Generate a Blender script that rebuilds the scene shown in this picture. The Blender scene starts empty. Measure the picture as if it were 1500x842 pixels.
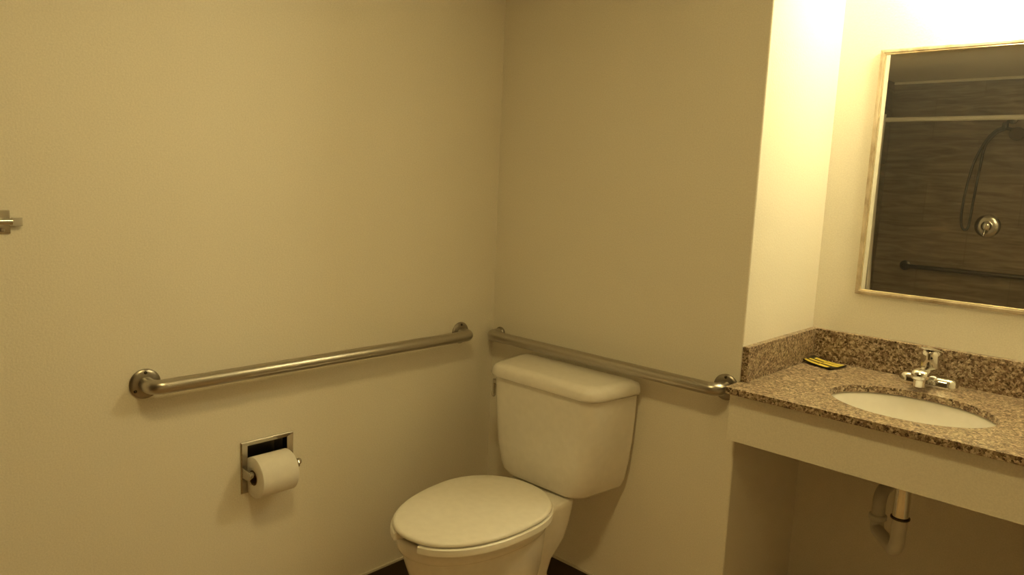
import bpy, bmesh, math, random
from mathutils import Vector, Matrix
random.seed(4)
PI = math.pi
C = bpy.context.scene.collection
SC = bpy.context.scene

# ------------------------------------------------------------------ measures (metres)
W = 0.996          # toilet wall runs x 0..W, then the vanity alcove begins
D = 0.5004         # depth of the alcove behind the toilet wall
XR = 1.82          # right side of the alcove
ROOM_X = 2.70
Y_BACK = -3.30     # tiled back wall of the shower (seen in the mirror)
Y_SHOWER = -2.50   # line of the shower rod
CEIL = 2.26
TOP = 0.864        # counter top
WARM = (1.0, 0.87, 0.47)          # vanity lamp
WARM_CEILING = (1.0, 0.76, 0.30)  # ceiling dome

# ------------------------------------------------------------------ materials
def new_mat(name):
    m = bpy.data.materials.new(name); m.use_nodes = True
    nt = m.node_tree
    b = nt.nodes['Principled BSDF']
    return m, nt, b

def N(nt, kind, **kw):
    n = nt.nodes.new(kind)
    for k, v in kw.items():
        if k in n.inputs: n.inputs[k].default_value = v
        else: setattr(n, k, v)
    return n

def coords(nt, scale=(1, 1, 1)):
    tc = N(nt, 'ShaderNodeNewGeometry')
    mp = N(nt, 'ShaderNodeMapping'); mp.inputs['Scale'].default_value = scale
    nt.links.new(tc.outputs['Position'], mp.inputs['Vector'])
    return mp.outputs['Vector']

def bump(nt, b, vec, scale, strength, dist, detail=3.0):
    n = N(nt, 'ShaderNodeTexNoise'); n.inputs['Scale'].default_value = scale; n.inputs['Detail'].default_value = detail
    nt.links.new(vec, n.inputs['Vector'])
    bp = N(nt, 'ShaderNodeBump'); bp.inputs['Strength'].default_value = strength; bp.inputs['Distance'].default_value = dist
    nt.links.new(n.outputs['Fac'], bp.inputs['Height'])
    nt.links.new(bp.outputs['Normal'], b.inputs['Normal'])
    return n

def ramp(nt, fac, stops):
    r = N(nt, 'ShaderNodeValToRGB')
    el = r.color_ramp.elements
    while len(el) < len(stops): el.new(0.5)
    for e, (p, c) in zip(el, stops):
        e.position = p; e.color = (*c, 1)
    nt.links.new(fac, r.inputs['Fac'])
    return r

def mat_paint(name, col, bump_strength=0.25):
    m, nt, b = new_mat(name)
    v = coords(nt)
    n = N(nt, 'ShaderNodeTexNoise'); n.inputs['Scale'].default_value = 260; n.inputs['Detail'].default_value = 4
    nt.links.new(v, n.inputs['Vector'])
    r = ramp(nt, n.outputs['Fac'], [(0.3, tuple(c * 0.94 for c in col)), (0.7, tuple(min(1, c * 1.05) for c in col))])
    nt.links.new(r.outputs['Color'], b.inputs['Base Color'])
    b.inputs['Roughness'].default_value = 0.62
    b.inputs['Specular IOR Level'].default_value = 0.3
    bump(nt, b, v, 170, bump_strength, 0.002)
    return m

def mat_plain(name, col, rough=0.5, metal=0.0, spec=0.5, bscale=None, bstr=0.1, coat=0.0):
    m, nt, b = new_mat(name)
    b.inputs['Base Color'].default_value = (*col, 1)
    b.inputs['Roughness'].default_value = rough
    b.inputs['Metallic'].default_value = metal
    b.inputs['Specular IOR Level'].default_value = spec
    b.inputs['Coat Weight'].default_value = coat
    v = coords(nt)
    n = N(nt, 'ShaderNodeTexNoise'); n.inputs['Scale'].default_value = 40; n.inputs['Detail'].default_value = 3
    nt.links.new(v, n.inputs['Vector'])
    r = ramp(nt, n.outputs['Fac'], [(0.3, tuple(c * 0.97 for c in col)), (0.7, tuple(min(1, c * 1.02) for c in col))])
    nt.links.new(r.outputs['Color'], b.inputs['Base Color'])
    if bscale: bump(nt, b, v, bscale, bstr, 0.001)
    return m

def mat_granite(name='granite'):
    m, nt, b = new_mat(name)
    v = coords(nt)
    n1 = N(nt, 'ShaderNodeTexNoise'); n1.inputs['Scale'].default_value = 190; n1.inputs['Detail'].default_value = 5; n1.inputs['Roughness'].default_value = 0.7
    n2 = N(nt, 'ShaderNodeTexVoronoi'); n2.inputs['Scale'].default_value = 205
    n3 = N(nt, 'ShaderNodeTexVoronoi'); n3.inputs['Scale'].default_value = 125
    for n in (n1, n2, n3): nt.links.new(v, n.inputs['Vector'])
    bw = N(nt, 'ShaderNodeSeparateColor'); nt.links.new(n2.outputs['Color'], bw.inputs['Color'])
    r1 = ramp(nt, bw.outputs['Red'], [(0.0, (0.030, 0.018, 0.014)), (0.20, (0.11, 0.075, 0.054)), (0.40, (0.24, 0.175, 0.125)),
                                      (0.62, (0.36, 0.30, 0.21)), (0.80, (0.50, 0.39, 0.30)), (0.94, (0.76, 0.68, 0.54))])
    bw3 = N(nt, 'ShaderNodeSeparateColor'); nt.links.new(n3.outputs['Color'], bw3.inputs['Color'])
    r3 = ramp(nt, bw3.outputs['Green'], [(0.0, (0.055, 0.034, 0.027)), (0.32, (0.26, 0.185, 0.14)), (0.66, (0.37, 0.32, 0.22)), (0.90, (0.64, 0.56, 0.43))])
    r2 = ramp(nt, n1.outputs['Fac'], [(0.42, (0, 0, 0)), (0.58, (1, 1, 1))])
    mx = N(nt, 'ShaderNodeMix', data_type='RGBA')
    nt.links.new(r2.outputs['Color'], mx.inputs['Factor'])
    nt.links.new(r1.outputs['Color'], mx.inputs['A']); nt.links.new(r3.outputs['Color'], mx.inputs['B'])
    hs = N(nt, 'ShaderNodeMix', data_type='RGBA', blend_type='MULTIPLY'); hs.inputs['Factor'].default_value = 1.0
    hs.inputs['B'].default_value = (0.88, 0.82, 0.76, 1)
    nt.links.new(mx.outputs['Result'], hs.inputs['A'])
    nt.links.new(hs.outputs['Result'], b.inputs['Base Color'])
    b.inputs['Roughness'].default_value = 0.30; b.inputs['Specular IOR Level'].default_value = 0.22
    return m

def mat_tile(name, axis, gain=1.0):
    # wood-look porcelain tile, streaks run horizontally along `axis`
    m, nt, b = new_mat(name)
    sc = {'x': (1.2, 1.2, 9.0), 'y': (1.2, 1.2, 9.0), 'floor': (1.2, 9.0, 1.0)}[axis]
    v = coords(nt, sc)
    n1 = N(nt, 'ShaderNodeTexNoise'); n1.inputs['Scale'].default_value = 3.0; n1.inputs['Detail'].default_value = 7; n1.inputs['Roughness'].default_value = 0.65; n1.inputs['Distortion'].default_value = 0.6
    nt.links.new(v, n1.inputs['Vector'])
    r = ramp(nt, n1.outputs['Fac'], [(p, tuple(c * gain for c in q)) for p, q in ((0.28, (0.085, 0.055, 0.030)), (0.45, (0.160, 0.110, 0.060)), (0.58, (0.215, 0.155, 0.088)), (0.75, (0.300, 0.200, 0.112)))])
    geo = N(nt, 'ShaderNodeNewGeometry'); sep = N(nt, 'ShaderNodeSeparateXYZ'); cmb = N(nt, 'ShaderNodeCombineXYZ')
    nt.links.new(geo.outputs['Position'], sep.inputs['Vector'])
    a, c = {'x': ('X', 'Z'), 'y': ('Y', 'Z'), 'floor': ('X', 'Y')}[axis]
    nt.links.new(sep.outputs[a], cmb.inputs['X']); nt.links.new(sep.outputs[c], cmb.inputs['Y'])
    br = N(nt, 'ShaderNodeTexBrick')
    br.inputs['Scale'].default_value = 1.0; br.inputs['Brick Width'].default_value = 0.61; br.inputs['Row Height'].default_value = 0.305
    br.inputs['Mortar Size'].default_value = 0.0018; br.inputs['Mortar Smooth'].default_value = 0.3
    br.inputs['Color1'].default_value = (1, 1, 1, 1); br.inputs['Color2'].default_value = (0.86, 0.86, 0.86, 1); br.inputs['Mortar'].default_value = (0.6, 0.56, 0.5, 1)
    nt.links.new(cmb.outputs['Vector'], br.inputs['Vector'])
    mx = N(nt, 'ShaderNodeMix', data_type='RGBA', blend_type='MULTIPLY'); mx.inputs['Factor'].default_value = 1.0
    nt.links.new(r.outputs['Color'], mx.inputs['A']); nt.links.new(br.outputs['Color'], mx.inputs['B'])
    nt.links.new(mx.outputs['Result'], b.inputs['Base Color'])
    b.inputs['Roughness'].default_value = 0.45
    return m

def mat_frame(name):
    m, nt, b = new_mat(name)
    v = coords(nt, (1, 1, 0.6))
    n1 = N(nt, 'ShaderNodeTexNoise'); n1.inputs['Scale'].default_value = 22; n1.inputs['Detail'].default_value = 6; n1.inputs['Roughness'].default_value = 0.6
    nt.links.new(v, n1.inputs['Vector'])
    r = ramp(nt, n1.outputs['Fac'], [(0.3, (0.33, 0.25, 0.16)), (0.5, (0.52, 0.43, 0.31)), (0.7, (0.66, 0.57, 0.44))])
    nt.links.new(r.outputs['Color'], b.inputs['Base Color'])
    b.inputs['Roughness'].default_value = 0.4; b.inputs['Metallic'].default_value = 0.15
    return m

def mat_brushed(name, col, rough):
    m, nt, b = new_mat(name)
    b.inputs['Metallic'].default_value = 1.0
    v = coords(nt, (60, 60, 400))
    n1 = N(nt, 'ShaderNodeTexNoise'); n1.inputs['Scale'].default_value = 3.0; n1.inputs['Detail'].default_value = 3
    nt.links.new(v, n1.inputs['Vector'])
    r = ramp(nt, n1.outputs['Fac'], [(0.3, tuple(c * 0.88 for c in col)), (0.7, col)])
    nt.links.new(r.outputs['Color'], b.inputs['Base Color'])
    b.inputs['Roughness'].default_value = rough
    return m

def mat_mirror(name):
    m, nt, b = new_mat(name)
    b.inputs['Base Color'].default_value = (0.86, 0.87, 0.85, 1); b.inputs['Metallic'].default_value = 1.0; b.inputs['Roughness'].default_value = 0.0
    d = N(nt, 'ShaderNodeBsdfDiffuse'); d.inputs['Color'].default_value = (0.8, 0.8, 0.78, 1)  # pale diffuse layer stands in for lamp glare veiling the glass
    mx = N(nt, 'ShaderNodeMixShader'); mx.inputs['Fac'].default_value = 0.038
    nt.links.new(b.outputs['BSDF'], mx.inputs[1]); nt.links.new(d.outputs['BSDF'], mx.inputs[2])
    nt.links.new(mx.outputs['Shader'], nt.nodes['Material Output'].inputs['Surface'])
    return m

def mat_emit(name, col, strength):
    m, nt, b = new_mat(name)
    b.inputs['Base Color'].default_value = (0.9, 0.85, 0.75, 1)
    b.inputs['Emission Color'].default_value = (*col, 1)
    b.inputs['Emission Strength'].default_value = strength
    b.inputs['Roughness'].default_value = 0.4
    return m

VANITY_E = 98.0
CEIL_E = 76.0
M = {
    'wall': mat_paint('wall_paint', (0.84, 0.80, 0.71)),
    'ceiling': mat_paint('ceiling_paint', (0.84, 0.80, 0.72)),
    'apron': mat_paint('apron_paint', (0.84, 0.80, 0.71), 0.08),
    'porcelain': mat_plain('porcelain', (0.86, 0.83, 0.78), 0.14, spec=0.5),
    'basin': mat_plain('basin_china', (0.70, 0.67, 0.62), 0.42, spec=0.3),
    'seat': mat_plain('seat_plastic', (0.88, 0.85, 0.79), 0.28, spec=0.45),
    'granite': mat_granite(),
    'tile_x': mat_tile('tile_wood_look_back', 'x'),
    'tile_y': mat_tile('tile_wood_look_side', 'y'),
    'floor': mat_tile('tile_floor', 'floor', 3.1),  # unseen floor, lightened so its bounce lifts the shade under the vanity
    'base': mat_plain('baseboard_tile', (0.060, 0.042, 0.030), 0.4),
    'caulk': mat_plain('caulk', (0.72, 0.66, 0.56), 0.6),
    'steel': mat_brushed('brushed_steel', (0.52, 0.49, 0.44), 0.32),
    'steel_dark': mat_brushed('worn_steel', (0.36, 0.33, 0.29), 0.33),
    'chrome': mat_plain('chrome', (0.80, 0.79, 0.76), 0.07, metal=1.0),
    'chrome_worn': mat_plain('worn_chrome', (0.55, 0.52, 0.47), 0.22, metal=1.0),
    'recess': mat_plain('recess_metal', (0.16, 0.145, 0.13), 0.3, metal=1.0),  # chrome with the shade inside the recess put into its colour
    'dark': mat_plain('dark_plastic', (0.012, 0.011, 0.010), 0.4),
    'bronze': mat_plain('dark_bronze', (0.10, 0.085, 0.075), 0.25, metal=1.0),
    'paper': mat_plain('tissue_paper', (0.86, 0.83, 0.78), 0.9, spec=0.1, bscale=300, bstr=0.2),
    'card': mat_plain('cardboard', (0.20, 0.13, 0.08), 0.9, spec=0.1),
    'mirror': mat_mirror('mirror_glass'),
    'frame': mat_frame('frame_wood'),
    'bead': mat_plain('gold_bead', (0.80, 0.68, 0.46), 0.25, metal=0.7),
    'curtain': mat_plain('curtain_cloth', (0.75, 0.72, 0.66), 0.8, bscale=400, bstr=0.2),
    'rod': mat_plain('rod_enamel', (0.50, 0.47, 0.42), 0.35),
    'pvc': mat_plain('white_pvc', (0.62, 0.59, 0.53), 0.35),
    'yellow': mat_plain('yellow_print', (0.78, 0.62, 0.10), 0.35),
    'black': mat_plain('black_wrapper', (0.018, 0.016, 0.012), 0.3),
    'glow': mat_emit('lamp_shade_glow', WARM, VANITY_E),
    'glow_ceiling': mat_emit('ceiling_dome_glow', WARM_CEILING, CEIL_E),
}

# ------------------------------------------------------------------ object helpers
def empty(name, loc, label, cat, group=None):
    o = bpy.data.objects.new(name, None); o.location = loc; o.empty_display_size = 0.05
    C.objects.link(o); o['label'] = label; o['category'] = cat
    if group: o['group'] = group
    o['_w'] = 1
    return o

ORIG = {}
def obj(name, bm, mat, parent=None, smooth=True, angle=35, bevel=None, subsurf=0):
    """bm is in world coordinates; the object takes its parent's origin."""
    bmesh.ops.recalc_face_normals(bm, faces=bm.faces)
    org = Vector((0, 0, 0))
    if parent is not None:
        p = parent
        while p is not None:
            org += p.location; p = p.parent
    bmesh.ops.translate(bm, verts=bm.verts, vec=-org)
    me = bpy.data.meshes.new(name)
    bm.to_mesh(me); bm.free()
    o = bpy.data.objects.new(name, me); C.objects.link(o)
    if parent is not None: o.parent = parent
    me.materials.append(mat)
    if smooth:
        for p in me.polygons: p.use_smooth = True
    if bevel:
        md = o.modifiers.new('bevel', 'BEVEL'); md.width = bevel; md.segments = 3; md.limit_method = 'ANGLE'; md.angle_limit = math.radians(40)
    if subsurf:
        md = o.modifiers.new('sub', 'SUBSURF'); md.levels = subsurf; md.render_levels = subsurf
    if smooth and not subsurf:
        me.set_sharp_from_angle(angle=math.radians(angle)) if not bevel else None
    return o

def structure(o):
    o['kind'] = 'structure'; return o

def box(x0, x1, y0, y1, z0, z1, bm=None):
    bm = bm or bmesh.new()
    v = [bm.verts.new((x, y, z)) for x in (x0, x1) for y in (y0, y1) for z in (z0, z1)]
    for f in ((0, 1, 3, 2), (4, 6, 7, 5), (0, 4, 5, 1), (2, 3, 7, 6), (0, 2, 6, 4), (1, 5, 7, 3)):
        bm.faces.new([v[i] for i in f])
    return bm

def prism(pts, z0, z1, bm=None):
    bm = bm or bmesh.new()
    lo = [bm.verts.new((x, y, z0)) for x, y in pts]; hi = [bm.verts.new((x, y, z1)) for x, y in pts]
    n = len(pts)
    for i in range(n):
        j = (i + 1) % n; bm.faces.new((lo[i], lo[j], hi[j], hi[i]))
    bm.faces.new(lo[::-1]); bm.faces.new(hi)
    return bm

def loft(rings, bm=None, cap0=True, cap1=True, closed=True):
    bm = bm or bmesh.new()
    R = [[bm.verts.new(p) for p in r] for r in rings]
    n = len(R[0])
    for a, b in zip(R, R[1:]):
        for i in range(n if closed else n - 1):
            j = (i + 1) % n
            bm.faces.new((a[i], a[j], b[j], b[i]))
    if cap0: bm.faces.new(R[0][::-1])
    if cap1: bm.faces.new(R[-1])
    return bm

def lathe(profile, origin, axis, n=40, bm=None, cap0=True, cap1=True):
    """profile: (radius, height) pairs along axis from origin."""
    a = Vector(axis).normalized()
    t = Vector((0, 0, 1)) if abs(a.z) < 0.9 else Vector((1, 0, 0))
    u = a.cross(t).normalized(); w = a.cross(u)
    o = Vector(origin)
    rings = []
    for r, h in profile:
        rings.append([o + a * h + (u * math.cos(2 * PI * k / n) + w * math.sin(2 * PI * k / n)) * max(r, 1e-5) for k in range(n)])
    return loft(rings, bm, cap0, cap1)

def fillet(pts, r, n=8):
    """round the corners of a 3-D polyline"""
    P = [Vector(p) for p in pts]; out = [P[0]]
    for i in range(1, len(P) - 1):
        a, b, c = P[i - 1], P[i], P[i + 1]
        d1 = (a - b).normalized(); d2 = (c - b).normalized()
        ang = d1.angle(d2)
        if ang > PI - 0.02: out.append(b); continue
        t = r / math.tan(ang / 2)
        t = min(t, (a - b).length * 0.49, (c - b).length * 0.49); rr = t * math.tan(ang / 2)
        p1 = b + d1 * t; p2 = b + d2 * t
        cen = b + (d1 + d2).normalized() * (rr / math.sin(ang / 2))
        v1 = p1 - cen; v2 = p2 - cen; full = v1.angle(v2); ax = v1.cross(v2).normalized()
        for k in range(n + 1):
            out.append(cen + Matrix.Rotation(full * k / n, 3, ax) @ v1)
    out.append(P[-1]); return out

def tube(path, r, n=20, bm=None, caps=True):
    P = [Vector(p) for p in path]
    rings = []
    prev = None
    for i, p in enumerate(P):
        t = ((P[i + 1] - p) if i == 0 else (p - P[i - 1]) if i == len(P) - 1 else ((P[i + 1] - p).normalized() + (p - P[i - 1]).normalized())).normalized()
        if prev is None:
            h = Vector((0, 0, 1)) if abs(t.z) < 0.9 else Vector((1, 0, 0))
            u = t.cross(h).normalized()
        else:
            u = (prev - t * prev.dot(t)).normalized()
        prev = u; w = t.cross(u)
        rad = r[i] if isinstance(r, (list, tuple)) else r
        rings.append([p + (u * math.cos(2 * PI * k / n) + w * math.sin(2 * PI * k / n)) * rad for k in range(n)])
    return loft(rings, bm, caps, caps)

def rpoly(pts, radii, n=6):
    """closed 2-D polygon with rounded corners -> list of (x, y)"""
    out = []; m = len(pts)
    for i in range(m):
        a, b, c = Vector(pts[i - 1]), Vector(pts[i]), Vector(pts[(i + 1) % m])
        r = radii[i]
        d1 = (a - b).normalized(); d2 = (c - b).normalized(); ang = d1.angle(d2)
        t = r / math.tan(ang / 2)
        p1 = b + d1 * t; p2 = b + d2 * t
        cen = b + (d1 + d2).normalized() * (r / math.sin(ang / 2))
        a1 = math.atan2(*(p1 - cen).yx); a2 = math.atan2(*(p2 - cen).yx)
        da = (a2 - a1 + PI) % (2 * PI) - PI
        for k in range(n + 1):
            g = a1 + da * k / n; out.append((cen.x + r * math.cos(g), cen.y + r * math.sin(g)))
    return out

def egg(xc, yc, w, a1, a2, z, e1=2.1, e2=2.1, rot=0.0, n=72):
    pts = []
    for k in range(n):
        t = 2 * PI * k / n; c, s = math.cos(t), math.sin(t)
        e = e1 if s < 0 else e2
        x = xc + w * math.copysign(abs(c) ** (2 / e), c)
        y = yc + (a1 if s < 0 else a2) * math.copysign(abs(s) ** (2 / e), s)
        if rot:
            dx, dy = x - xc, y + 0.25
            x = xc + dx * math.cos(rot) - dy * math.sin(rot); y = -0.25 + dx * math.sin(rot) + dy * math.cos(rot)
        pts.append(Vector((x, y, z)))
    return pts

# ------------------------------------------------------------------ room shell
T = 0.10
structure(obj('floor', box(-T, ROOM_X + T, Y_BACK - T, D + T, -T, 0), M['floor'], smooth=False))
structure(obj('ceiling', box(-T, ROOM_X + T, Y_BACK - T, D + T, CEIL, CEIL + T), M['ceiling'], smooth=False))
# left wall with a square opening for the recessed paper holder; stops at the shower tile
HY0, HY1, HZ0, HZ1 = -0.986, -0.855, 0.497, 0.626
def wall_left_bm():
    bm = bmesh.new()
    ys = [Y_SHOWER - 0.06, HY0, HY1, T]; zs = [0, HZ0, HZ1, CEIL]
    g = {}
    for x in (0, -T):
        for i, y in enumerate(ys):
            for j, z in enumerate(zs): g[x, i, j] = bm.verts.new((x, y, z))
    for x in (0, -T):
        for i in range(3):
            for j in range(3):
                if (i, j) == (1, 1): continue
                bm.faces.new((g[x, i, j], g[x, i + 1, j], g[x, i + 1, j + 1], g[x, i, j + 1]))
    for (i, j), (k, l) in (((1, 1), (2, 1)), ((2, 1), (2, 2)), ((2, 2), (1, 2)), ((1, 2), (1, 1))):
        bm.faces.new((g[0, i, j], g[0, k, l], g[-T, k, l], g[-T, i, j]))
    return bm
structure(obj('wall_left', wall_left_bm(), M['wall'], smooth=False))
structure(obj('wall_shower_side', box(-T, 0, Y_BACK, Y_SHOWER - 0.06, 0, CEIL), M['tile_y'], smooth=False))
structure(obj('wall_shower_back', box(-T, 1.62, Y_BACK - T, Y_BACK, 0, CEIL), M['tile_x'], smooth=False))
structure(obj('wall_shower_end', box(1.55, 1.65, Y_BACK, Y_SHOWER + 0.05, 0, CEIL), M['tile_y'], smooth=False))
structure(obj('wall_front', box(1.62, ROOM_X, Y_BACK - T, Y_BACK, 0, CEIL), M['wall'], smooth=False))
structure(obj('wall_right', box(ROOM_X, ROOM_X + T, Y_BACK - T, D + T, 0, CEIL), M['wall'], smooth=False))
r = 0.006
arc = [(W - r + r * math.sin(PI / 2 * k / 6), r - r * math.cos(PI / 2 * k / 6)) for k in range(7)]
structure(obj('wall_back', prism([(0, 0)] + arc[:4] + [(W - T, T), (0, T)], 0, CEIL), M['wall'], angle=50))
structure(obj('wall_alcove_left', prism(arc[3:] + [(W, D), (W - T, D), (W - T, T)], 0, CEIL), M['wall'], angle=50))
structure(obj('wall_alcove_back', box(W - T, XR + T, D, D + T, 0, CEIL), M['wall'], smooth=False))
structure(obj('wall_alcove_right', box(XR, ROOM_X, 0, D, 0, CEIL), M['wall'], smooth=False))

# dark tile baseboards with a pale caulk line on top
BH = 0.0725; BT = 0.009
def baseboard(name, x0, x1, y0, y1, cx0, cx1, cy0, cy1):
    b = structure(obj(name, box(x0, x1, y0, y1, 0, BH), M['base'], smooth=False))
    obj('caulk', box(cx0, cx1, cy0, cy1, BH, BH + 0.007), M['caulk'], b, smooth=False)
baseboard('baseboard_left', 0, BT, Y_SHOWER + 0.1, 0, 0, 0.006, Y_SHOWER + 0.1, 0)
baseboard('baseboard_back', BT, W, -BT, 0, 0.006, W, -0.006, 0)
baseboard('baseboard_alcove_left', W, W + BT, 0.0, D, W, W + 0.006, 0.0, D)
baseboard('baseboard_alcove_back', W + BT, XR, D - BT, D, W + 0.006, XR, D - 0.006, D)
structure(obj('trim_1', box(0, 1.55, Y_SHOWER - 0.05, Y_SHOWER + 0.05, 0, 0.09), M['tile_x'], smooth=False, bevel=0.006))   # shower curb

structure(obj('trim_2', box(0.0, 1.55, Y_BACK, Y_BACK + 0.008, CEIL - 0.018, CEIL), M['caulk'], smooth=False))   # pale edge along the top of the shower tile

# ------------------------------------------------------------------ grab bars
def flange(center, normal, parent, screws=True, k=1.0):
    f = obj('flange', lathe([(0.0385 * k, 0.0), (0.0385 * k, 0.0035), (0.036 * k, 0.006), (max(0.021, 0.030 * k), 0.0085), (0.0200, 0.0095)], center, normal), M['steel_dark'], parent)
    nrm = Vector(normal); t = Vector((0, 0, 1)); u = nrm.cross(t)
    if screws:
        for a in (90, 210, 330):
            p = Vector(center) + (u * math.cos(math.radians(a)) + t * math.sin(math.radians(a))) * 0.030
            obj('screw', lathe([(0.0042, 0.0062), (0.0042, 0.0088), (0.0025, 0.0105)], p, normal, 12), M['bronze'], f)
def grab_bar(name, p0, p1, normal, label, mat='steel', r=0.019, group=None, standoff=0.057, first=1.0):
    n = Vector(normal); a, b = Vector(p0), Vector(p1)
    t = empty(name, (a + b) / 2, label, 'grab bar', group)
    path = fillet([a + n * 0.004, a + n * standoff, b + n * standoff, b + n * 0.004], 0.040, 10)
    obj('rail', tube(path, r, 28), M[mat], t)
    if mat == 'steel':
        flange(a, n, t, first == 1.0, first); flange(b, n, t)
    else:
        for c in (a, b):
            obj('flange', lathe([(0.0385, 0.0), (0.0385, 0.0035), (0.034, 0.007), (0.0225, 0.0095)], c, n), M[mat], t)
    return t
grab_bar('grab_bar', (0, -1.2566, 0.8536), (0, -0.1687, 0.8536), (1, 0, 0), 'long steel grab bar on the left wall above the paper holder')
grab_bar('grab_bar', (0.041, 0, 0.8384), (0.9559, 0, 0.8384), (0, -1, 0), 'steel grab bar on the back wall just above the toilet tank', first=0.62)

# ------------------------------------------------------------------ toilet
XC = 0.433
toilet = empty('toilet', (XC, -0.35, 0), 'white two-piece toilet with closed lid in the corner below the grab bars', 'toilet')
# tank body
def tank_ring(z, wb, wf, yf, rf, yb=-0.018):
    pts = rpoly([(XC - wb, yb), (XC - wf, yf), (XC + wf, yf), (XC + wb, yb)], [0.012, rf, rf, 0.012], 8)
    return [Vector((x, y, z)) for x, y in pts]
body = [(0.418, 0.150, 0.118, -0.182, 0.040), (0.420, 0.170, 0.140, -0.198, 0.050), (0.428, 0.190, 0.163, -0.207, 0.055),
        (0.442, 0.204, 0.178, -0.212, 0.058), (0.470, 0.215, 0.189, -0.215, 0.060), (0.530, 0.226, 0.199, -0.219, 0.060),
        (0.600, 0.234, 0.206, -0.222, 0.060), (0.680, 0.2385, 0.211, -0.224, 0.058), (0.752, 0.241, 0.214, -0.225, 0.055)]
obj('tank', loft([tank_ring(*b) for b in body]), M['porcelain'], toilet, angle=60)
lidr = [(0.7555, 0.244, 0.216, -0.229, 0.052), (0.7570, 0.249, 0.222, -0.236, 0.055), (0.765, 0.2515, 0.2245, -0.2385, 0.056), (0.778, 0.250, 0.2225, -0.2365, 0.056),
        (0.786, 0.2475, 0.219, -0.2325, 0.055), (0.7925, 0.243, 0.213, -0.226, 0.053), (0.7965, 0.235, 0.204, -0.216, 0.050), (0.7985, 0.222, 0.190, -0.202, 0.045)]
obj('tank_lid', loft([tank_ring(z, wb, wf, yf, rf, -0.016 if i < 6 else -0.026) for i, (z, wb, wf, yf, rf) in enumerate(lidr)]), M['porcelain'], toilet, angle=60)
# trip lever on the left side of the tank front
lv = obj('flush_lever', lathe([(0.014, 0), (0.014, 0.006), (0.010, 0.009), (0.009, 0.020)], (0.2075, -0.168, 0.716), (-1, -0.12, 0), 20), M['chrome_worn'], toilet)
def lever_bm():
    def s(y, z, w, h): return [Vector((0.1865 + w * math.cos(2 * PI * k / 16), y + h * math.sin(2 * PI * k / 16), z)) for k in range(16)]
    return loft([s(-0.172, 0.724, 0.0045, 0.006), s(-0.172, 0.718, 0.0075, 0.006), s(-0.172, 0.704, 0.0085, 0.006), s(-0.172, 0.690, 0.0065, 0.006), s(-0.173, 0.678, 0.0085, 0.006), s(-0.174, 0.668, 0.0085, 0.006), s(-0.175, 0.662, 0.004, 0.004)])
obj('lever_arm', lever_bm(), M['chrome_worn'], lv)

# bowl with the rear column that carries the tank, one ceramic piece
def E(z, w, tip, back, yc=-0.455, e1=2.1, e2=2.1):
    return egg(XC, yc, w, abs(tip - yc), abs(back - yc), z, e1, e2)
rows = [E(0.0, 0.112, -0.610, -0.240, -0.42), E(0.012, 0.112, -0.610, -0.240, -0.42), E(0.030, 0.105, -0.598, -0.240, -0.42), E(0.10, 0.107, -0.602, -0.240, -0.42),
        E(0.17, 0.121, -0.636, -0.235, -0.43), E(0.23, 0.139, -0.676, -0.230, -0.44), E(0.28, 0.151, -0.706, -0.228), E(0.325, 0.158, -0.722, -0.228),
        E(0.350, 0.160, -0.727, -0.228), E(0.358, 0.161, -0.728, -0.228), E(0.3615, 0.164, -0.734, -0.229), E(0.366, 0.1695, -0.742, -0.230), E(0.378, 0.1725, -0.747, -0.232), E(0.398, 0.1725, -0.748, -0.234),
        E(0.4075, 0.1700, -0.745, -0.238), E(0.4105, 0.165, -0.740, -0.245), E(0.410, 0.152, -0.730, -0.262), E(0.404, 0.147, -0.725, -0.268), E(0.36, 0.136, -0.706, -0.282),
        E(0.30, 0.112, -0.650, -0.315), E(0.24, 0.075, -0.58, -0.35), E(0.215, 0.03, -0.51, -0.42)]
bm = loft(rows)
def col(z, w, y0, y1, rr):
    return [Vector((x, y, z)) for x, y in rpoly([(XC - w, y0), (XC - w * 0.96, y1), (XC + w * 0.96, y1), (XC + w, y0)], [rr, rr, rr, rr], 6)]
cols = [col(0.0, 0.100, -0.225, -0.37, 0.03), col(0.015, 0.100, -0.225, -0.37, 0.03), col(0.03, 0.094, -0.228, -0.37, 0.03), col(0.12, 0.094, -0.232, -0.37, 0.03), col(0.18, 0.097, -0.232, -0.37, 0.03),
        col(0.225, 0.103, -0.222, -0.37, 0.03), col(0.255, 0.112, -0.205, -0.36, 0.03), col(0.29, 0.119, -0.182, -0.35, 0.03), col(0.34, 0.124, -0.168, -0.34, 0.03), col(0.395, 0.130, -0.160, -0.31, 0.03), col(0.410, 0.130, -0.158, -0.305, 0.03), col(0.4165, 0.123, -0.162, -0.300, 0.026)]
loft(cols, bm)
obj('bowl', bm, M['porcelain'], toilet, angle=60)
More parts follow.
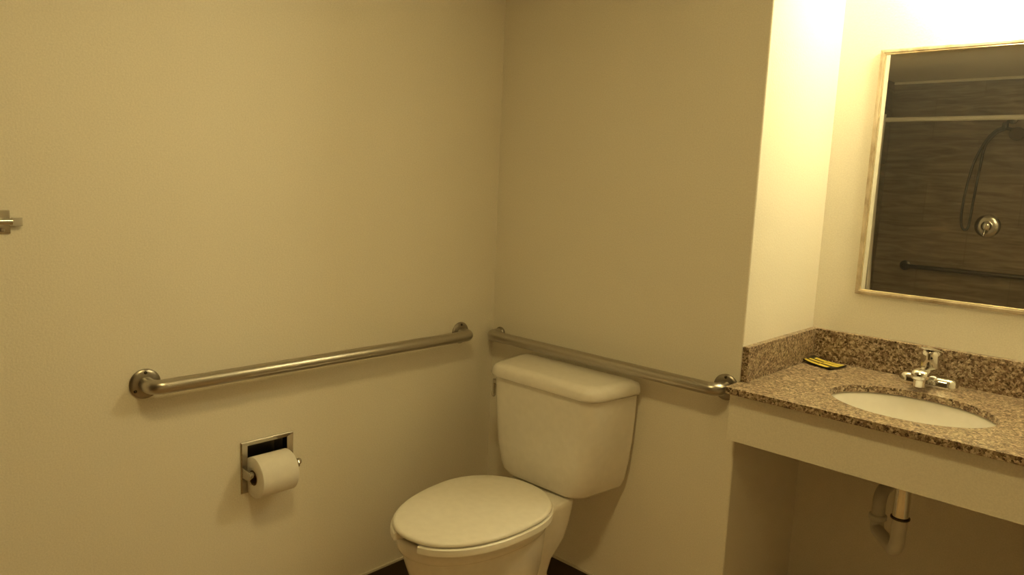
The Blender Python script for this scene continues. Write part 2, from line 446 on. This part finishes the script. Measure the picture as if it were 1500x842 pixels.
# open-front seat
ROT = 0.06
SX, SY, SW, SA1, SA2 = 0.430, -0.452, 0.1935, 0.3164, 0.1986
def seat_bm():
    bm = bmesh.new(); n = 88
    gap_r, gap_l = 0.175, 0.255                              # angles of the gap at the front
    ts = [-PI / 2 + gap_r + (2 * PI - gap_r - gap_l) * k / n for k in range(n + 1)]
    def P(t, w, a1, a2, z):
        c, s = math.cos(t), math.sin(t); e1, e2 = 2.2, 2.1
        e = e1 if s < 0 else e2
        x = SX + w * math.copysign(abs(c) ** (2 / e), c); y = SY + (a1 if s < 0 else a2) * math.copysign(abs(s) ** (2 / e), s)
        dx, dy = x - SX, y + 0.25
        return Vector((SX + dx * math.cos(ROT) - dy * math.sin(ROT), -0.25 + dx * math.sin(ROT) + dy * math.cos(ROT), z))
    prof = [(0.0030, 0.4150), (0.0055, 0.4165), (0.0060, 0.4250), (0.0050, 0.4335), (0.0025, 0.4355), (-0.045, 0.4355), (-0.060, 0.432), (-0.064, 0.424), (-0.060, 0.4165)]
    rings = [[P(t, SW + d, SA1 + d, SA2 + d, z) for d, z in prof] for t in ts]
    return loft(rings, bm)
seat = obj('seat', seat_bm(), M['seat'], toilet, angle=32)
for sx in (-0.07, 0.07):
    obj('hinge', box(SX + sx - 0.016, SX + sx + 0.016, -0.292, -0.268, 0.413, 0.4385), M['seat'], seat, bevel=0.006)
def lid_ring(d, z): return egg(SX, SY, SW + d, SA1 + d, SA2 + d, z, 2.2, 2.1, ROT, 88)
obj('seat_lid', loft([lid_ring(-0.010, 0.4385), lid_ring(-0.002, 0.4385), lid_ring(0.0, 0.441), lid_ring(0.0, 0.446), lid_ring(-0.003, 0.4495), lid_ring(-0.010, 0.4515), lid_ring(-0.05, 0.4535), lid_ring(-0.11, 0.4545), lid_ring(-0.17, 0.455)]), M['seat'], toilet, angle=60)
# four rubber bumpers keep the lid off the seat
for t in (20, 160, 215, 325):
    c, s = math.cos(math.radians(t)), math.sin(math.radians(t))
    px, py = SX + 0.165 * c, SY + (SA1 - 0.03 if s < 0 else SA2 - 0.03) * s
    obj('bumper', lathe([(0.006, 0.4352), (0.006, 0.4388)], (px, py, 0), (0, 0, 1), 12), M['seat'], bpy.data.objects['seat_lid'])
for sx in (-1, 1):
    obj('bolt_cap', lathe([(0.014, 0.010), (0.014, 0.022), (0.010, 0.032), (0.004, 0.036)], (XC + sx * 0.108, -0.30, 0), (0, 0, 1), 20), M['seat'], toilet)

# ------------------------------------------------------------------ recessed paper holder and its roll
holder = empty('toilet_paper_holder', (0, -0.9205, 0.56), 'square chrome paper holder recessed into the left wall', 'paper holder')
def plate_bm():
    bm = bmesh.new()
    o = [(-1.0035, 0.4835), (-0.8375, 0.4835), (-0.8375, 0.6365), (-1.0035, 0.6365)]
    i = [(HY0, HZ0), (HY1, HZ0), (HY1, HZ1), (HY0, HZ1)]
    def ring(q, x, s=0.0):
        cy = sum(a for a, b in q) / 4; cz = sum(b for a, b in q) / 4
        return [Vector((x, a + math.copysign(s, cy - a), b + math.copysign(s, cz - b))) for a, b in q]
    return loft([ring(o, 0.0005), ring(o, 0.0035), ring(o, 0.006, 0.003), ring(o, 0.0055, 0.006), ring(i, 0.0035, -0.003), ring(i, 0.001), ring(i, -0.004)], bm, False, False)
obj('plate', plate_bm(), M['chrome_worn'], holder, smooth=False)
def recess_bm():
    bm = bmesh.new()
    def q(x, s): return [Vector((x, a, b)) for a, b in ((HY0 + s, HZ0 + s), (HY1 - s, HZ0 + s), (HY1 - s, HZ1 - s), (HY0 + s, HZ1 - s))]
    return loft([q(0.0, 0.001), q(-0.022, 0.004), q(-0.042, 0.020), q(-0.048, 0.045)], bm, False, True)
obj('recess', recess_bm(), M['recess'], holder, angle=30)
AX, AZ = 0.034, 0.546
for y0, y1 in ((-1.0005, -0.9945), (-0.8475, -0.8415)):
    def arm_bm(y0=y0, y1=y1):
        pts = [(-0.002, AZ - 0.015), (AX + 0.004, AZ - 0.013), (AX + 0.014, AZ - 0.006), (AX + 0.016, AZ + 0.004), (AX + 0.010, AZ + 0.013), (-0.002, AZ + 0.017)]
        return loft([[Vector((x, y0, z)) for x, z in pts], [Vector((x, y1, z)) for x, z in pts]])
    arm = obj('arm', arm_bm(), M['chrome_worn'], holder, smooth=False, bevel=0.0015)
    if y0 > -0.9:
        obj('arm_knob', lathe([(0.009, 0), (0.010, 0.004), (0.008, 0.008), (0.004, 0.010)], (AX + 0.004, y1 - 0.001, AZ + 0.006), (0, 1, 0), 20), M['chrome_worn'], arm)
obj('roller', lathe([(0.009, -0.995), (0.0105, -0.99), (0.0105, -0.85), (0.009, -0.846)], (AX, 0, AZ), (0, 1, 0), 24), M['chrome_worn'], holder)
roll = empty('toilet_paper_roll', (AX, -0.9225, AZ), 'white toilet paper roll on the recessed wall holder', 'toilet paper')
RR = 0.0595
def roll_bm():
    y0, y1 = -0.984, -0.869
    return lathe([(0.0215, y0 + 0.002), (0.030, y0), (RR - 0.003, y0 + 0.0005), (RR, y0 + 0.003), (RR, y1 - 0.003), (RR - 0.003, y1), (0.030, y1), (0.0215, y1 - 0.002), (0.0215, y0 + 0.002)], (AX, 0, AZ - 0.009), (0, 1, 0), 64, None, False, False)
obj('paper', roll_bm(), M['paper'], roll, angle=40)
obj('core', lathe([(0.0215, -0.9835), (0.0215, -0.8695), (0.0203, -0.8695), (0.0203, -0.9835), (0.0215, -0.9835)], (AX, 0, AZ - 0.009), (0, 1, 0), 40, None, False, False), M['card'], roll)
# ------------------------------------------------------------------ latch bracket at the left edge
latch = empty('wall_latch', (0, -1.552, 1.268), 'small chrome latch bracket high on the wall at the left edge', 'latch')
obj('back_plate', box(0.0, 0.004, -1.578, -1.530, 1.242, 1.294), M['chrome_worn'], latch, bevel=0.0015)
obj('barrel', tube([(0.012, -1.60, 1.2685), (0.012, -1.5285, 1.2685)], 0.0085, 18), M['chrome_worn'], latch)
obj('strike_tab', box(0.008, 0.012, -1.530, -1.508, 1.259, 1.278), M['rod'], latch, bevel=0.001)
for y, z in ((-1.546, 1.2500), (-1.556, 1.2875)):
    obj('screw', lathe([(0.0050, 0.004), (0.0050, 0.006), (0.0025, 0.0078)], (0, y, z), (1, 0, 0), 16), M['steel'], latch)

# ------------------------------------------------------------------ vanity: counter, splashes, apron
van = empty('vanity_counter', (1.408, 0.2, TOP), 'speckled brown granite vanity counter with backsplash set into the alcove', 'counter')
SKX, SKY, SKA, SKB = 1.402, 0.150, 0.2005, 0.160
CF = -0.0885; CT = 0.0185
def slab_bm():
    bm = bmesh.new()
    n = 96
    outer = [(W + 0.0, CF), (XR, CF), (XR, D), (W, D)]
    outer = rpoly(outer, [0.006, 0.001, 0.001, 0.001], 4)
    inner = [(SKX + SKA * math.cos(2 * PI * k / n), SKY + SKB * math.sin(2 * PI * k / n)) for k in range(n)]
    for z in (TOP, TOP - CT):
        vo = [bm.verts.new((x, y, z)) for x, y in outer]; vi = [bm.verts.new((x, y, z)) for x, y in inner]
        eo = [bm.edges.new((vo[i], vo[(i + 1) % len(vo)])) for i in range(len(vo))]
        ei = [bm.edges.new((vi[i], vi[(i + 1) % n])) for i in range(n)]
        bmesh.ops.triangle_fill(bm, edges=eo + ei, use_beauty=True, use_dissolve=False)
        if z == TOP: to, ti = vo, vi
    for a, b in ((to, vo), (ti, vi)):
        for i in range(len(a)):
            j = (i + 1) % len(a); bm.faces.new((a[i], a[j], b[j], b[i]))
    return bm
obj('slab', slab_bm(), M['granite'], van, smooth=False, bevel=0.0025)
TH = 0.02; SZ = TOP + 0.1016
obj('back_splash', box(W + TH, XR, D - TH, D, TOP, SZ), M['granite'], van, smooth=False, bevel=0.0015)
obj('side_splash', box(W, W + TH, 0.0, D, TOP, SZ), M['granite'], van, smooth=False, bevel=0.0015)
ap = obj('apron', box(W, XR, -0.055, -0.037, 0.7041, TOP - CT), M['apron'], van, smooth=False, bevel=0.0015)
ap['label'] = 'cream painted panel under the granite edge'

# sink
sink = empty('sink', (SKX, SKY, TOP - CT), 'white oval sink basin set under the granite counter', 'sink')
def el(z, a, b): return [Vector((SKX + a * math.cos(2 * PI * k / 72), SKY + b * math.sin(2 * PI * k / 72), z)) for k in range(72)]
zt = TOP - CT - 0.0005
basin = [el(zt - 0.010, SKA + 0.018, SKB + 0.016), el(zt, SKA + 0.018, SKB + 0.016), el(zt, SKA + 0.006, SKB + 0.006), el(zt - 0.006, SKA + 0.001, SKB + 0.001), el(zt - 0.03, SKA - 0.008, SKB - 0.008),
         el(zt - 0.07, SKA - 0.030, SKB - 0.028), el(zt - 0.105, SKA - 0.070, SKB - 0.058), el(zt - 0.125, SKA - 0.120, SKB - 0.096), el(zt - 0.132, 0.040, 0.035), el(zt - 0.134, 0.022, 0.022)]
under = [el(zt - 0.144, 0.030, 0.030), el(zt - 0.138, SKA - 0.118, SKB - 0.092), el(zt - 0.114, SKA - 0.060, SKB - 0.048), el(zt - 0.075, SKA - 0.018, SKB - 0.016), el(zt - 0.035, SKA + 0.004, SKB + 0.004), el(zt - 0.010, SKA + 0.018, SKB + 0.016)]
obj('basin', loft(under + basin[1:], None, False, False), M['basin'], sink, angle=60)
obj('drain', lathe([(0.030, -0.001), (0.031, 0.001), (0.026, 0.0025), (0.018, 0.001), (0.010, 0.003), (0.002, 0.004)], (SKX, SKY, zt - 0.133), (0, 0, 1), 32), M['chrome'], sink)

# waste pipe under the sink
DX = SKX + 0.010
pipe = empty('sink_drain_pipe', (DX, SKY, 0.55), 'chrome tailpiece with a white trap bend under the vanity', 'pipe')
obj('tailpiece', lathe([(0.0205, 0.0), (0.0205, 0.15), (0.024, 0.151), (0.024, 0.163)], (DX, SKY, 0.553), (0, 0, 1), 28), M['chrome'], pipe)
obj('slip_nut', lathe([(0.0215, 0), (0.0245, 0.002), (0.0245, 0.006), (0.0215, 0.008)], (DX, SKY, 0.549), (0, 0, 1), 28), M['bronze'], pipe)
tx, ty = 1.312, 0.315
tb = fillet([(DX, SKY, 0.552), (DX, SKY, 0.452), (tx, ty, 0.430), (tx, ty, 0.475)], 0.042, 12)
obj('trap_bend', tube(tb, 0.0190, 22), M['pvc'], pipe)
obj('trap_nut', lathe([(0.022, 0), (0.0255, 0.003), (0.0255, 0.014), (0.022, 0.017)], (tx, ty, 0.460), (0, 0, 1), 12), M['pvc'], pipe)
ta = fillet([(tx, ty, 0.470), (tx, ty, 0.545), (tx + 0.01, D, 0.555)], 0.035, 10)
obj('trap_arm', tube(ta, 0.0185, 22), M['pvc'], pipe)
obj('wall_escutcheon', lathe([(0.038, 0), (0.036, 0.006), (0.020, 0.010)], (tx + 0.01, D, 0.555), (0, -1, 0), 28), M['chrome'], pipe)
valve = empty('shutoff_valve', (1.50, D, 0.56), 'small chrome water valve under the vanity right of the trap', 'valve')
obj('stub', lathe([(0.022, 0), (0.020, 0.004), (0.008, 0.006), (0.008, 0.05)], (1.50, D, 0.56), (0, -1, 0), 20), M['chrome'], valve)
obj('body', lathe([(0.011, -0.018), (0.012, 0.0), (0.011, 0.02), (0.006, 0.022), (0.005, 0.13)], (1.50, D - 0.05, 0.56), (0, 0, 1), 18), M['chrome'], valve)
obj('handle', lathe([(0.016, 0.0), (0.018, 0.004), (0.016, 0.010)], (1.50, D - 0.062, 0.56), (0, -1, 0), 12), M['bronze'], valve)

# faucet
FX, FY = 1.377, 0.412
fau = empty('faucet', (FX, FY, TOP), 'chrome single handle faucet behind the oval sink', 'faucet')
def stad(z, L, Wd):
    return [Vector((x, y, z)) for x, y in rpoly([(FX - L, FY - Wd), (FX + L, FY - Wd), (FX + L, FY + Wd), (FX - L, FY + Wd)], [Wd * 0.98] * 4, 10)]
obj('base', loft([stad(TOP, 0.0780, 0.0275), stad(TOP + 0.006, 0.0785, 0.0280), stad(TOP + 0.022, 0.0765, 0.0262), stad(TOP + 0.030, 0.0710, 0.0212), stad(TOP + 0.033, 0.0640, 0.0140)]), M['chrome'], fau, angle=60)
obj('body', lathe([(0.030, 0.018), (0.0275, 0.028), (0.0260, 0.040), (0.0255, 0.052), (0.0225, 0.056)], (FX, FY, TOP), (0, 0, 1), 36), M['chrome'], fau)
def sect(y, zc, w, h, n=28):
    return [Vector((FX - 0.001 * (FY - y) / 0.08 + w * math.copysign(abs(math.cos(2 * PI * k / n)) ** 0.75, math.cos(2 * PI * k / n)), y, zc + h * math.copysign(abs(math.sin(2 * PI * k / n)) ** 0.75, math.sin(2 * PI * k / n)))) for k in range(n)]
sp = obj('spout', loft([sect(FY - 0.005, TOP + 0.040, 0.027, 0.020), sect(FY - 0.035, TOP + 0.044, 0.0255, 0.0185), sect(FY - 0.070, TOP + 0.047, 0.0240, 0.0170), sect(FY - 0.095, TOP + 0.0475, 0.0230, 0.0160), sect(FY - 0.107, TOP + 0.046, 0.0195, 0.0130), sect(FY - 0.112, TOP + 0.0455, 0.0120, 0.0080)]), M['chrome'], fau, angle=60)
obj('aerator', lathe([(0.0150, 0.014), (0.0150, 0.032), (0.017, 0.036)], (FX - 0.0011, FY - 0.090, TOP), (0, 0, 1), 24), M['chrome'], sp)
hd = obj('handle', lathe([(0.0235, 0.055), (0.0262, 0.058), (0.0260, 0.070), (0.0245, 0.090), (0.0235, 0.100), (0.0200, 0.106), (0.0100, 0.109)], (FX, FY, TOP), (0.0, -0.06, 1), 36), M['chrome'], fau)
def lev(t, zc, w, h, n=20):
    d = Vector((-0.42, -0.90, 0)); s = Vector((-d.y, d.x, 0))
    c = Vector((FX, FY - 0.006, zc)) + d * t
    return [c + s * (w * math.cos(2 * PI * k / n)) + Vector((0, 0, h * math.sin(2 * PI * k / n))) for k in range(n)]
obj('lever', loft([lev(-0.026, TOP + 0.096, 0.012, 0.003), lev(-0.020, TOP + 0.104, 0.019, 0.004), lev(0.0, TOP + 0.1095, 0.0215, 0.0045), lev(0.020, TOP + 0.112, 0.017, 0.004), lev(0.040, TOP + 0.1155, 0.0125, 0.0035), lev(0.050, TOP + 0.117, 0.007, 0.002)]), M['chrome'], hd, angle=60)
obj('temperature_dot', lathe([(0.0030, 0.0), (0.0030, 0.0015)], (FX + 0.008, FY - 0.0300, TOP + 0.088), (0.35, -1, 0), 14), M['dark'], hd)

# black packet with yellow bands
pk = empty('soap_packet', (1.066, 0.42, TOP), 'flat black packet with yellow bands lying on the granite in the corner of the counter', 'packet')
PA, PB, PC_, PD = Vector((1.0190, 0.388, 0.004)), Vector((1.119, 0.354, 0)), Vector((1.137, 0.440, 0)), Vector((1.0190, 0.478, 0.004))
def pkp(u, v, h):
    p = PA * (1 - u) * (1 - v) + PB * u * (1 - v) + PC_ * u * v + PD * (1 - u) * v
    lift = 0.004 * (2 * u - 1) ** 4 * (0.35 + 0.65 * abs(2 * v - 1)) + 0.0015 * (1 - v)
    return Vector((p.x, p.y, TOP + 0.0004 + p.z * (1 - u) + lift + h))
def sheet(u0, u1, v0, v1, h0, h1, nu=14, nv=6, taper=0.0):
    bm = bmesh.new()
    def g(i, j, h):
        u = u0 + (u1 - u0) * i / nu; v = v0 + (v1 - v0 - taper * i / nu) * j / nv
        return pkp(u, v, h)
    top = [[bm.verts.new(g(i, j, h1)) for j in range(nv + 1)] for i in range(nu + 1)]
    bot = [[bm.verts.new(g(i, j, h0)) for j in range(nv + 1)] for i in range(nu + 1)]
    for i in range(nu):
        for j in range(nv):
            bm.faces.new((top[i][j], top[i + 1][j], top[i + 1][j + 1], top[i][j + 1]))
            bm.faces.new((bot[i][j], bot[i][j + 1], bot[i + 1][j + 1], bot[i + 1][j]))
    for i in range(nu):
        bm.faces.new((top[i][0], bot[i][0], bot[i + 1][0], top[i + 1][0])); bm.faces.new((top[i][nv], top[i + 1][nv], bot[i + 1][nv], bot[i][nv]))
    for j in range(nv):
        bm.faces.new((top[0][j], top[0][j + 1], bot[0][j + 1], bot[0][j])); bm.faces.new((top[nu][j], bot[nu][j], bot[nu][j + 1], top[nu][j + 1]))
    return bm
wr = obj('wrapper', sheet(0, 1, 0, 1, 0.0, 0.0040, 18, 8), M['black'], pk, smooth=False)
for (u0, u1, v0, v1, tp) in ((0.02, 0.47, 0.03, 0.22, 0), (0.49, 0.86, 0.02, 0.27, 0.06), (0.05, 0.47, 0.37, 0.53, 0), (0.49, 0.98, 0.42, 0.64, 0), (0.12, 0.47, 0.68, 0.90, 0), (0.49, 0.97, 0.72, 0.93, 0)):
    obj('yellow_band', sheet(u0, u1, v0, v1, 0.0038, 0.0046, 10, 3, tp), M['yellow'], pk, smooth=False)

# ------------------------------------------------------------------ mirror
MX0, MX1, MZ0, MZ1 = 1.1215, 1.690, 1.0961, 1.8418
mir = empty('wall_mirror', ((MX0 + MX1) / 2, D, (MZ0 + MZ1) / 2), 'rectangular mirror in a narrow weathered gold frame above the sink', 'mirror')
def frame_loop(prof):
    """sweep (inset, depth) profile around the rectangle with mitred corners"""
    rings = []
    for s, d in prof:
        rings.append([Vector((MX0 + s, D - d, MZ0 + s)), Vector((MX1 - s, D - d, MZ0 + s)), Vector((MX1 - s, D - d, MZ1 - s)), Vector((MX0 + s, D - d, MZ1 - s))])
    return loft(rings, None, False, False)
fr = obj('frame', frame_loop([(0.0, 0.0005), (0.0, 0.014), (0.003, 0.016), (0.009, 0.017), (0.0125, 0.0155), (0.0125, 0.0105), (0.0125, 0.0005), (0.0, 0.0005)]), M['frame'], mir, smooth=False)
obj('inner_bead', frame_loop([(0.0125, 0.008), (0.0125, 0.0150), (0.0140, 0.0160), (0.0155, 0.0150), (0.0162, 0.0125), (0.0162, 0.008)]), M['bead'], fr, smooth=False)
obj('mirror_glass', box(MX0 + 0.013, MX1 - 0.013, D - 0.011, D - 0.006, MZ0 + 0.013, MZ1 - 0.013), M['mirror'], mir, smooth=False)

# ------------------------------------------------------------------ vanity lamp just above the mirror
LX, LY, LZ = 1.44, 0.385, 2.045
lamp = empty('vanity_lamp', (LX, D, LZ + 0.09), 'glowing wall lamp above the mirror at the top right', 'lamp')
obj('backplate', lathe([(0.060, 0), (0.060, 0.006), (0.052, 0.014), (0.020, 0.018)], (LX, D, LZ + 0.12), (0, -1, 0), 36), M['chrome_worn'], lamp)
obj('arm', tube(fillet([(LX, D - 0.012, LZ + 0.12), (LX, LY, LZ + 0.12), (LX, LY, LZ + 0.095)], 0.03, 8), 0.009, 16), M['chrome_worn'], lamp)
obj('lamp_shade', lathe([(0.030, 0.105), (0.050, 0.098), (0.066, 0.075), (0.072, 0.045), (0.066, 0.018), (0.045, 0.002), (0.015, -0.003)], (LX, LY, LZ), (0, 0, 1), 36), M['glow'], lamp)
obj('finial', lathe([(0.012, -0.004), (0.013, -0.008), (0.008, -0.014), (0.004, -0.018)], (LX, LY, LZ), (0, 0, 1), 16), M['bronze'], lamp)

# ceiling light of the room (above the frame)
CX, CY = 1.14, -1.28
cl = empty('ceiling_lamp', (CX, CY, CEIL), 'round frosted lamp on the ceiling in front of the toilet', 'lamp')
obj('base', lathe([(0.124, 0.0), (0.124, 0.022), (0.116, 0.026), (0.111, 0.018)], (CX, CY, CEIL), (0, 0, -1), 40), M['chrome_worn'], cl)
obj('dome', lathe([(0.110, 0.018), (0.105, 0.024), (0.085, 0.032), (0.055, 0.038), (0.025, 0.041), (0.005, 0.042)], (CX, CY, CEIL), (0, 0, -1), 40), M['glow_ceiling'], cl)

# ------------------------------------------------------------------ shower behind the camera, seen in the mirror
rod = empty('shower_rod', (0.78, Y_SHOWER, 1.908), 'pale straight shower rod seen across the mirror', 'shower rod')
obj('rail', tube([(0.004, Y_SHOWER, 1.908), (1.546, Y_SHOWER, 1.908)], 0.0150, 20), M['rod'], rod)
for x, n in ((0.0, (1, 0, 0)), (1.55, (-1, 0, 0))):
    obj('end_flange', lathe([(0.030, 0), (0.030, 0.004), (0.018, 0.016)], (x, Y_SHOWER, 1.908), n, 28), M['rod'], rod)
def curtain_bm():
    bm = bmesh.new(); nx, nz = 110, 24
    rows = []
    for j in range(nz + 1):
        v = j / nz; z = 1.945 - v * (1.945 - 0.16)
        row = []
        for i in range(nx + 1):
            u = i / nx
            wdt = 0.205 + 0.045 * v ** 2 - 0.012 * math.sin(PI * min(1, v * 1.6))
            x = 0.014 + u * wdt + 0.004 * math.sin(9 * v + 5 * u)
            y = Y_SHOWER + 0.032 * math.sin(u * 2 * PI * 6.5 + 0.3 * math.sin(4 * v)) * (0.9 + 0.3 * v) + 0.01 * math.sin(3 * v)
            row.append(Vector((x, y, z)))
        rows.append(row)
    return loft(rows, bm, False, False, False)
cu = obj('shower_curtain', curtain_bm(), M['curtain'])
cu['label'] = 'pale shower curtain bunched at the rod end, seen at the left side of the mirror'; cu['category'] = 'shower curtain'
md = cu.modifiers.new('thick', 'SOLIDIFY'); md.thickness = 0.0015

grab_bar('shower_grab_bar', (0.222, Y_BACK, 0.881), (1.136, Y_BACK, 0.881), (0, 1, 0), 'dark grab bar on the brown shower tile, seen in the mirror', 'bronze', 0.0165, None)

sv = empty('shower_valve', (0.731, Y_BACK, 1.219), 'round chrome shower valve on the brown tile, seen in the mirror', 'valve')
obj('escutcheon', lathe([(0.083, 0), (0.083, 0.004), (0.078, 0.010), (0.060, 0.016), (0.045, 0.018)], (0.731, Y_BACK, 1.219), (0, 1, 0), 44), M['chrome_worn'], sv)
sh = obj('handle', lathe([(0.034, 0.016), (0.036, 0.030), (0.034, 0.050), (0.026, 0.058), (0.010, 0.061)], (0.731, Y_BACK, 1.219), (0, 1, 0), 32), M['chrome'], sv)
obj('lever', tube([(0.731, Y_BACK + 0.045, 1.200), (0.728, Y_BACK + 0.058, 1.175), (0.725, Y_BACK + 0.066, 1.148)], [0.010, 0.009, 0.007], 14), M['chrome'], sh)

hs = empty('hand_shower', (0.85, Y_BACK, 1.90), 'hand shower with a long looped hose, seen in the mirror', 'shower head')
obj('shower_arm', tube(fillet([(0.800, Y_BACK, 1.965), (0.795, Y_BACK + 0.06, 1.965), (0.775, Y_BACK + 0.09, 1.925)], 0.03, 8), 0.010, 16), M['bronze'], hs)
obj('wall_flange', lathe([(0.030, 0), (0.028, 0.005), (0.012, 0.010)], (0.800, Y_BACK, 1.965), (0, 1, 0), 28), M['bronze'], hs)
obj('diverter', lathe([(0.016, -0.022), (0.019, -0.012), (0.019, 0.012), (0.014, 0.022)], (0.775, Y_BACK + 0.09, 1.918), (0, 0, 1), 24), M['bronze'], hs)
hd2 = obj('spray_head', lathe([(0.016, -0.024), (0.030, -0.014), (0.046, 0.002), (0.048, 0.012), (0.044, 0.016)], (0.852, Y_BACK + 0.10, 1.865), (0.15, 0.8, -0.45), 32), M['bronze'], hs)
obj('wand', tube([(0.780, Y_BACK + 0.085, 1.90), (0.815, Y_BACK + 0.085, 1.892), (0.845, Y_BACK + 0.090, 1.872)], [0.011, 0.012, 0.015], 18), M['bronze'], hs)
def spline(P, n=10):
    P = [Vector(p) for p in P]; Q = [P[0] * 2 - P[1]] + P + [P[-1] * 2 - P[-2]]; out = []
    for i in range(1, len(Q) - 2):
        for k in range(n):
            t = k / n; a, b, c, d = Q[i - 1], Q[i], Q[i + 1], Q[i + 2]
            out.append(0.5 * ((2 * b) + (c - a) * t + (2 * a - 5 * b + 4 * c - d) * t * t + (3 * b - a - 3 * c + d) * t ** 3))
    return out + [P[-1]]
hy = Y_BACK + 0.08
hose = [(0.760, hy, 1.905), (0.715, hy, 1.880), (0.663, hy, 1.805), (0.610, hy, 1.655), (0.583, hy, 1.460), (0.575, hy, 1.310), (0.583, hy, 1.220), (0.606, hy, 1.185), (0.630, hy, 1.220), (0.640, hy, 1.415), (0.652, hy, 1.610), (0.668, hy, 1.775), (0.720, hy, 1.862), (0.778, hy, 1.897)]
obj('hose', tube(spline(hose), 0.0085, 12), M['bronze'], hs)

for o in list(bpy.data.objects):
    if '_w' in o: del o['_w']

# ------------------------------------------------------------------ world, camera, colour management
wd = bpy.data.worlds.new('World'); SC.world = wd; wd.use_nodes = True
wd.node_tree.nodes['Background'].inputs['Color'].default_value = (0.02, 0.015, 0.008, 1)
cam = bpy.data.cameras.new('camera'); co = bpy.data.objects.new('camera', cam); C.objects.link(co)
cam.sensor_width = 36; cam.lens = 1093.382 / 1500 * 36; cam.clip_start = 0.02
rv, uv, fv = Vector((0.725855, 0.686529, 0.042576)), Vector((-0.129466, 0.075567, 0.9887)), Vector((-0.675554, 0.723165, -0.143732))
mw = Matrix((( rv.x, uv.x, -fv.x, 1.92975), (rv.y, uv.y, -fv.y, -1.96993), (rv.z, uv.z, -fv.z, 1.40786), (0, 0, 0, 1)))
co.matrix_world = mw
SC.camera = co
SC.view_settings.view_transform = 'Standard'; SC.view_settings.look = 'None'
SC.view_settings.gamma = 1.0; SC.view_settings.use_curve_mapping = False
SC.view_settings.exposure = 0.0
SC.cycles.max_bounces = 10; SC.cycles.diffuse_bounces = 6
